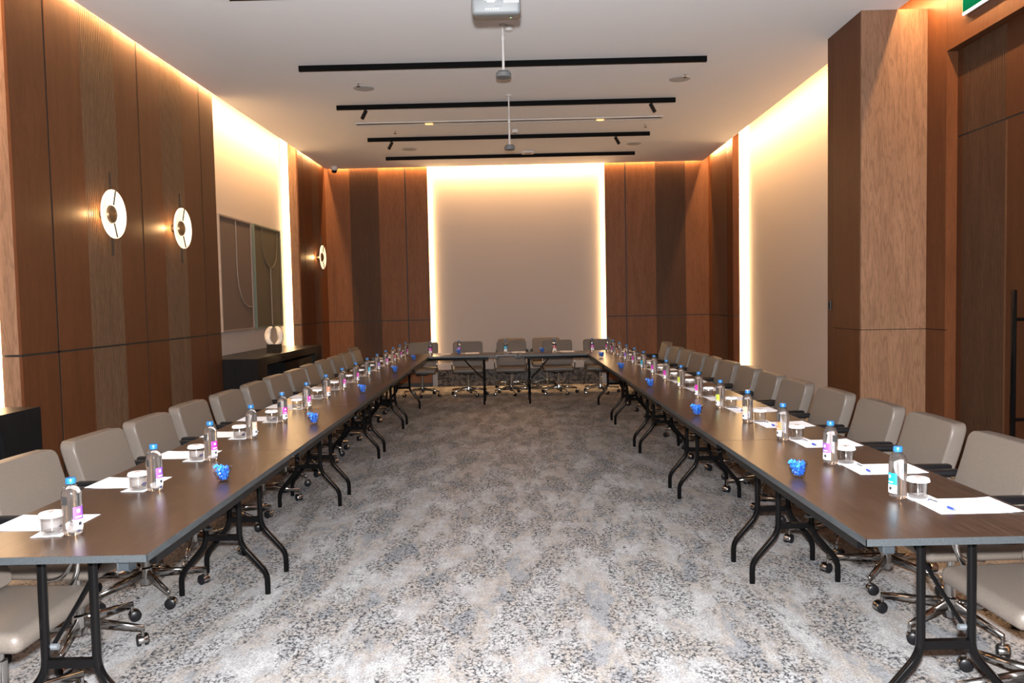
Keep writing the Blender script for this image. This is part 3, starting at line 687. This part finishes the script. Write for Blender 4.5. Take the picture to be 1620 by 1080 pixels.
# ------------------------------------------------------------------ wall sconces (disc normal along +x)
def make_sconce(label, y, z):
    t_ = thing('wall_sconce', label, 'lamp', (XL, y, z), 0, 'disc sconces on the left wall')
    ry = Matrix.Rotation(PI / 2, 4, 'Y')
    ring = [(0.070, 0.085), (0.130, 0.098), (0.190, 0.118), (0.202, 0.113), (0.202, 0.105), (0.130, 0.086), (0.070, 0.074)]
    n = 40; v = []; f = []
    for r, h in ring:
        for i in range(n):
            a = 2 * PI * i / n; v.append((h, r * math.cos(a), r * math.sin(a)))
    k = len(ring)
    for j in range(k):
        for i in range(n): f.append((j * n + i, j * n + (i + 1) % n, ((j + 1) % k) * n + (i + 1) % n, ((j + 1) % k) * n + i))
    MB().add(v, f).build('glass_disc', 'sconce', t_, True)
    MB().lathe([(0.072, 0.072), (0.076, 0.088), (0.070, 0.102), (0.045, 0.116), (0.0, 0.122)], 28, ry).build('centre_cap', 'brown_cap', t_, True)
    MB().lathe([(0.03, 0.0), (0.03, 0.074)], 16, ry).build('mount', 'bronze', t_, True)
    MB().tube([(0.131, 0, -0.192), (0.110, 0, -0.075)], 0.006, 6).tube([(0.131, 0, 0.192), (0.110, 0, 0.075)], 0.006, 6).build('front_rod', 'bronze', t_, True)
    MB().box(0.082, 0.097, -0.008, 0.008, 0.19, 0.345).box(0.082, 0.097, -0.008, 0.008, -0.345, -0.19).build('back_rod', 'bronze', t_)
    l = light('sconce_bulb', 'POINT', (XL + 0.05, y - 0.075, z), 4.5, WARM, shadow_soft_size=0.02)
    return t_
make_sconce('lit round wall lamp with brown centre, the nearest of three on the left wall', 6.600, 2.312)
make_sconce('lit round wall lamp with brown centre, the middle one of three on the left wall', 7.945, 2.316)
make_sconce('lit round wall lamp seen edge-on in the far left corner', 13.52, 2.330)

# ------------------------------------------------------------------ art panels, consoles, sculpture
XA = -3.72
def art(name, label, y0, y1, z0, z1, face, frame):
    t_ = thing(name, label, 'wall art', (0, 0, 0), 0)
    MB().box(XLN, XA - 0.012, y0 + 0.02, y1 - 0.02, z0 + 0.02, z1 - 0.02).build('panel', face, t_)
    fr = MB(); x0, x1 = XLN, XA
    fr.box(x0, x1, y0, y0 + 0.022, z0, z1).box(x0, x1, y1 - 0.022, y1, z0, z1).box(x0, x1, y0 + 0.022, y1 - 0.022, z0, z0 + 0.022).box(x0, x1, y0 + 0.022, y1 - 0.022, z1 - 0.022, z1)
    fr.build('frame', frame, t_)
    return t_
a1 = art('relief_panel', 'framed mauve relief panel with one curving cord, nearer one in the left niche', 9.77, 10.935, 1.205, 2.672, 'art_mauve', 'art_frame')
p = [(XA - 0.008, 10.354, 2.636), (XA - 0.008, 10.354, 2.067), (XA - 0.008, 10.364, 1.912), (XA - 0.008, 10.395, 1.788), (XA - 0.008, 10.467, 1.664), (XA - 0.008, 10.581, 1.571), (XA - 0.008, 10.726, 1.520), (XA - 0.008, 10.901, 1.509)]
MB().tube(p, 0.0065, 6).build('relief_cord', 'art_line', a1, True)
a2 = art('relief_panel', 'framed olive relief panel with U-shaped cord and stem, farther one in the left niche', 11.05, 12.255, 1.205, 2.672, 'art_olive', 'art_frame_g')
p = []
for i in range(15):
    a = PI + PI * i / 14; p.append((XA - 0.008, 11.74 + 0.345 * math.cos(a), 2.45 + 0.37 * math.sin(a)))
p = [(XA - 0.008, 11.387, 2.636)] + p + [(XA - 0.008, 12.090, 2.636)]
MB().tube(p, 0.0065, 6).build('relief_cord', 'art_line_g', a2, True)
MB().tube([(XA - 0.008, 11.738, 2.078), (XA - 0.008, 11.738, 1.241)], 0.0075, 6).build('relief_stem', 'art_line', a2, True)
def console(label, y0, y1):
    t_ = thing('console_table', label, 'console', (0, 0, 0), 0)
    x0, x1 = -3.775, -3.10
    a0 = y0 + 0.05 if y0 > 9 else y0
    MB().box(XLN + 0.002 if False else x0, x1, y0, y1, 0.81, 0.91).build('console_top', 'black_oak', t_)
    MB().box(x0, x1, y0, y0 + 0.37, 0, 0.81).build('end_pedestal', 'black_oak', t_)
    MB().box(x0, x1 - 0.03, y0 + 1.17, y1 - 0.37, 0.0, 0.775).build('cabinet', 'black_oak', t_)
    MB().box(x0, x1, y1 - 0.37, y1, 0, 0.81).build('end_pedestal', 'black_oak', t_)
    return t_
c_far = console('black wood console table under the art panels, with a stone sculpture on it', 9.135, 12.08)
c_near = console('black wood console table cut by the left edge of the picture', 2.0, 5.0)
sc = thing('stone_sculpture', 'cream stone sculpture of two facing petals on a black block', 'sculpture', (-3.30, 10.43, 0.91), PI / 2)
MB().box(-0.05, 0.05, -0.085, 0.085, 0, 0.105).build('plinth', 'black_oak', sc)
for s in (-1, 1):
    v = []; f = []; n = 14; k = 10
    for i in range(n + 1):
        t_ = i / n; ang = -PI / 2 + PI * t_
        ccy = s * (0.012 + 0.075 * math.cos(ang)); ccz = 0.215 + 0.112 * math.sin(ang)
        w = 0.006 + 0.036 * math.sin(PI * t_) ** 0.7; dth = 0.006 + 0.026 * math.sin(PI * t_) ** 0.8
        for j in range(k):
            q = 2 * PI * j / k
            v.append((dth * math.sin(q) + 0.012 * s * math.sin(3 * ang), ccy + w * math.cos(q) * math.cos(ang) * s, ccz + w * math.cos(q) * math.sin(ang)))
    for i in range(n):
        for j in range(k): f.append((i * k + j, i * k + (j + 1) % k, (i + 1) * k + (j + 1) % k, (i + 1) * k + j))
    f.append(tuple(range(k))); f.append(tuple(n * k + j for j in range(k)))
    MB().add(v, f).build('petal', 'stone', sc, True, 70)
so = thing('wall_socket', 'small black wall socket plate low on the left wood wall, behind the nearest chairs', 'socket', (XL, 5.76, 0.40))
MB().rbox(0, 0.010, -0.045, 0.045, -0.045, 0.045, 0.003, 2).build('plate', 'black_plastic', so)
MB().rbox(0.010, 0.013, -0.028, 0.028, -0.028, 0.028, 0.001, 1).build('insert', 'black_metal', so)
sw = thing('wall_switch', 'small black switch on the side of the wood pillar, next to the right niche', 'switch', (2.93, 7.595, 1.42))
MB().rbox(-0.010, 0, -0.032, 0.032, -0.045, 0.045, 0.003, 2).build('plate', 'black_plastic', sw)
MB().rbox(-0.014, -0.010, -0.018, 0.018, -0.028, 0.028, 0.001, 1).build('rocker', 'black_metal', sw)

# ------------------------------------------------------------------ ceiling fittings
for k, y in enumerate((6.19, 8.095, 9.72, 11.65, 13.18)):
    w = ['at the top edge of the picture', 'nearest of the four whole ones', 'second of the four whole ones', 'third of the four whole ones', 'farthest, by the lit back panel'][k]
    t_ = thing('light_track', f'long black ceiling light track, {w}', 'light track', (-0.16, y, ZC), 0, 'black tracks across the ceiling')
    b = MB().box(-2.045, 2.045, -0.02, -0.008, -0.052, 0).box(-2.045, 2.045, 0.008, 0.02, -0.052, 0).box(-2.045, 2.045, -0.008, 0.008, -0.030, 0)
    b.build('rail', 'track', t_)
    for s in (-1, 1): MB().box(s * 2.045 - 0.006, s * 2.045 + 0.006, -0.021, 0.021, -0.053, 0).build('end_cap', 'track', t_)
def spot(x, y, s, label):
    t_ = thing('track_spotlight', label, 'spotlight', (x, y, ZC - 0.052), 0, 'black spotlights on the tracks')
    MB().tube([(0, 0, 0), (0, 0, -0.022)], 0.009, 8).build('swivel', 'black_metal', t_, True)
    d = Vector((s * 0.52, 0.35, -0.78)).normalized()
    a = Vector((-s * 0.006, 0, -0.020)); 
    MB().tube([a - d * 0.008, a + d * 0.105], 0.023, 16).build('barrel', 'black_plastic', t_, True, 50)
    MB().tube([a + d * 0.1055, a + d * 0.107], 0.017, 16).build('lens', 'steel', t_, True, 50)
spot(-1.865, 9.72, -1, 'small black spotlight hanging at the left end of the second whole track')
spot(1.60, 9.72, 1, 'small black spotlight hanging at the right end of the second whole track')
spot(-1.865, 11.65, -1, 'small black spotlight hanging at the left end of the third whole track')
spot(1.40, 11.65, 1, 'small black spotlight hanging at the right end of the third whole track')
t_ = thing('screen_housing', 'thin flush aluminium slot of a ceiling projection screen, with two small brass brackets', 'screen housing', (-0.14, 10.72, ZC - 0.001))
MB().box(-2.03, 2.03, -0.075, -0.055, -0.012, 0).box(-2.03, 2.03, 0.055, 0.075, -0.012, 0).box(-2.05, -2.03, -0.075, 0.075, -0.012, 0).box(2.03, 2.05, -0.075, 0.075, -0.012, 0).build('trim', 'aluminium', t_)
MB().box(-2.03, 2.03, -0.055, 0.055, -0.006, -0.001).build('flap', 'grey_pl', t_)
for x in (-1.065, 1.22): MB().rbox(x - 0.055, x + 0.055, -0.05, 0.05, -0.022, -0.006, 0.004, 1).build('bracket', 'lamplit', t_)
def pendant(x, y, z, r, label):
    t_ = thing('ceiling_pendant', label, 'pendant', (x, y, 0))
    MB().lathe([(0.030, ZC), (0.030, ZC - 0.010), (0.012, ZC - 0.018)], 16).build('ceiling_rose', 'white_pl', t_, True)
    MB().tube([(0, 0, ZC - 0.01), (0, 0, z + 0.33)], 0.0085, 10).tube([(0, 0, z + 0.34), (0, 0, z + 0.05)], 0.0115, 10).build('pole', 'white_pl', t_, True)
    MB().lathe([(0.016, z + 0.315), (0.016, z + 0.355)], 12).build('collar', 'white_pl', t_, True)
    MB().lathe([(0.010, z + 0.062), (r * 0.75, z + 0.055), (r, z + 0.035), (r, z + 0.004), (r * 0.94, z)], 28).build('disc', 'grey_pl', t_, True)
pendant(-0.128, 7.04, 3.475, 0.067, 'grey disc hanging on a white pole, the nearer one under the ceiling')
pendant(-0.117, 9.41, 3.295, 0.062, 'grey disc hanging on a white pole, the farther one under the ceiling')
# projector: seen from below and behind, tipped down towards the screen
pj = thing('ceiling_projector', 'pale grey projector hanging at the top edge of the picture', 'projector', (-0.122, 4.74, 3.205))
tilt = Matrix.Rotation(math.radians(11), 4, 'X')
MB().rbox(-0.145, 0.145, 0.0, 0.25, 0.0, 0.125, 0.022, 4, tilt).build('body', 'grey_pl', pj, True, 50)
MB().box(-0.068, 0.005, -0.0006, 0.0, 0.078, 0.094, tilt).box(-0.052, -0.008, -0.0006, 0.0, 0.068, 0.074, tilt).build('label_plate', 'sign_white', pj)
MB().box(-0.010, 0.035, -0.0006, 0.0, 0.0445, 0.046, tilt).build('print', 'ink', pj)
b = MB()
for i in range(8): b.box(0.045 + 0.0115 * i, 0.053 + 0.0115 * i, -0.001, 0.0, 0.062, 0.098, tilt)
b.build('vent_slots', 'grille', pj)
b = MB()
for i in range(6): b.box(-0.062 + 0.014 * i, -0.055 + 0.014 * i, -0.0012, 0.0, 0.028, 0.034, tilt)
b.build('buttons', 'sign_white', pj)
MB().lathe([(0.004, -0.0012), (0.004, 0.0)], 8, tilt @ Matrix.Translation((0.085, 0.14, 0))).build('status_led', 'led_green', pj)
MB().tube([(0, 0.13, 0.10), (0, 0.13, ZC - 3.205)], 0.02, 12).build('pole', 'white_pl', pj, True)
MB().lathe([(0.06, ZC - 3.205), (0.06, ZC - 3.215), (0.03, ZC - 3.23)], 20, Matrix.Translation((0, 0.13, 0))).build('ceiling_plate', 'white_pl', pj, True)
for (x, y, w) in ((-1.73, 8.97, 'near left'), (1.78, 8.90, 'near right'), (-1.73, 12.54, 'far left'), (1.78, 12.50, 'far right')):
    t_ = thing('ceiling_speaker', f'round flush speaker grille in the ceiling, {w} of four', 'speaker', (x, y, ZC), 0, 'round ceiling speakers')
    MB().lathe([(0.115, 0.0), (0.115, -0.004), (0.105, -0.006)], 28).build('rim', 'grille', t_, True)
    MB().lathe([(0.104, -0.0062), (0.104, -0.0075)], 28).build('grille', 'grille', t_, True)
for (x, y, w) in ((-1.745, 8.745, 'near left'), (1.80, 8.70, 'near right'), (-1.738, 11.196, 'far left'), (1.75, 11.15, 'far right')):
    t_ = thing('sprinkler_head', f'tiny white ceiling sprinkler, {w} of four', 'sprinkler', (x, y, ZC), 0, 'ceiling sprinklers')
    MB().lathe([(0.028, 0.0), (0.022, -0.006)], 14).build('rose', 'white_pl', t_, True)
    MB().lathe([(0.008, -0.005), (0.008, -0.035), (0.022, -0.037), (0.022, -0.040)], 12).build('head', 'chrome', t_, True)
t_ = thing('smoke_detector', 'small white smoke detector beside the nearer pole', 'detector', (-0.075, 7.09, ZC))
MB().lathe([(0.050, 0.0), (0.050, -0.012), (0.040, -0.018)], 22).build('base', 'white_pl', t_, True)
MB().lathe([(0.038, -0.018), (0.034, -0.034), (0.018, -0.040)], 22).build('chamber', 'white_pl', t_, True)
t_ = thing('ceiling_sensor', 'small white box sensor on the ceiling beside the farther pole', 'sensor', (-0.06, 11.30, ZC))
MB().rbox(-0.04, 0.04, -0.04, 0.04, -0.045, 0, 0.006, 2).build('case', 'white_pl', t_)
MB().lathe([(0.012, -0.052), (0.012, -0.045)], 10).build('lens', 'ink', t_)
t_ = thing('wireless_unit', 'flat white box on the ceiling by the farthest track', 'access point', (0.13, 12.95, ZC))
MB().rbox(-0.10, 0.10, -0.09, 0.09, -0.035, 0, 0.012, 3).build('case', 'white_pl', t_, True)
MB().rbox(-0.05, 0.05, -0.05, 0.05, -0.038, -0.035, 0.001, 1).build('plate', 'grey_pl', t_)
t_ = thing('dome_camera', 'small white and black dome camera in the far left ceiling corner', 'security camera', (-3.25, 13.95, ZC))
MB().lathe([(0.062, 0.0), (0.062, -0.05), (0.05, -0.07)], 22).build('housing', 'white_pl', t_, True)
MB().lathe([(0.048, -0.062), (0.046, -0.085), (0.034, -0.105), (0.0, -0.116)], 22).build('dome', 'black_plastic', t_, True)

# ------------------------------------------------------------------ exit sign on the wall over the door
ex = thing('exit_sign', 'green and white exit sign with arrow and running figure over the doors', 'sign', (XD, 6.33, 3.665))
MB().rbox(-0.030, 0, -0.62, 0.0, 0.0, 0.26, 0.010, 3).build('case', 'sign_white', ex, True)
MB().box(-0.0315, -0.030, -0.605, -0.012, 0.018, 0.250).build('green_face', 'green', ex)
MB().box(-0.037, -0.025, -0.615, -0.02, -0.004, 0.014).build('light_bar', 'exit_bar', ex)
def face_poly(pts, name):
    mx = Matrix(((0, 0, 1, 0), (-1, 0, 0, 0), (0, 1, 0, 0), (0, 0, 0, 1)))     # (u, v, h) -> (h, -u, v)
    MB().prism(pts, -0.0330, -0.0314, mx).build(name, 'sign_white', ex)
face_poly([(0.06, 0.15), (0.12, 0.205), (0.12, 0.17), (0.19, 0.17), (0.19, 0.13), (0.12, 0.13), (0.12, 0.095)], 'arrow')
face_poly([(0.26, 0.085), (0.275, 0.075), (0.31, 0.12), (0.335, 0.10), (0.315, 0.065), (0.33, 0.058), (0.36, 0.105), (0.335, 0.14), (0.352, 0.165), (0.385, 0.15), (0.392, 0.165), (0.35, 0.188), (0.315, 0.188), (0.285, 0.16), (0.297, 0.15), (0.318, 0.168), (0.30, 0.135)], 'running_figure')
face_poly([(0.342 + 0.014 * math.cos(i * PI / 5), 0.208 + 0.014 * math.sin(i * PI / 5)) for i in range(10)], 'figure_head')
face_poly([(0.43, 0.06), (0.53, 0.06), (0.53, 0.235), (0.43, 0.235)], 'doorway')
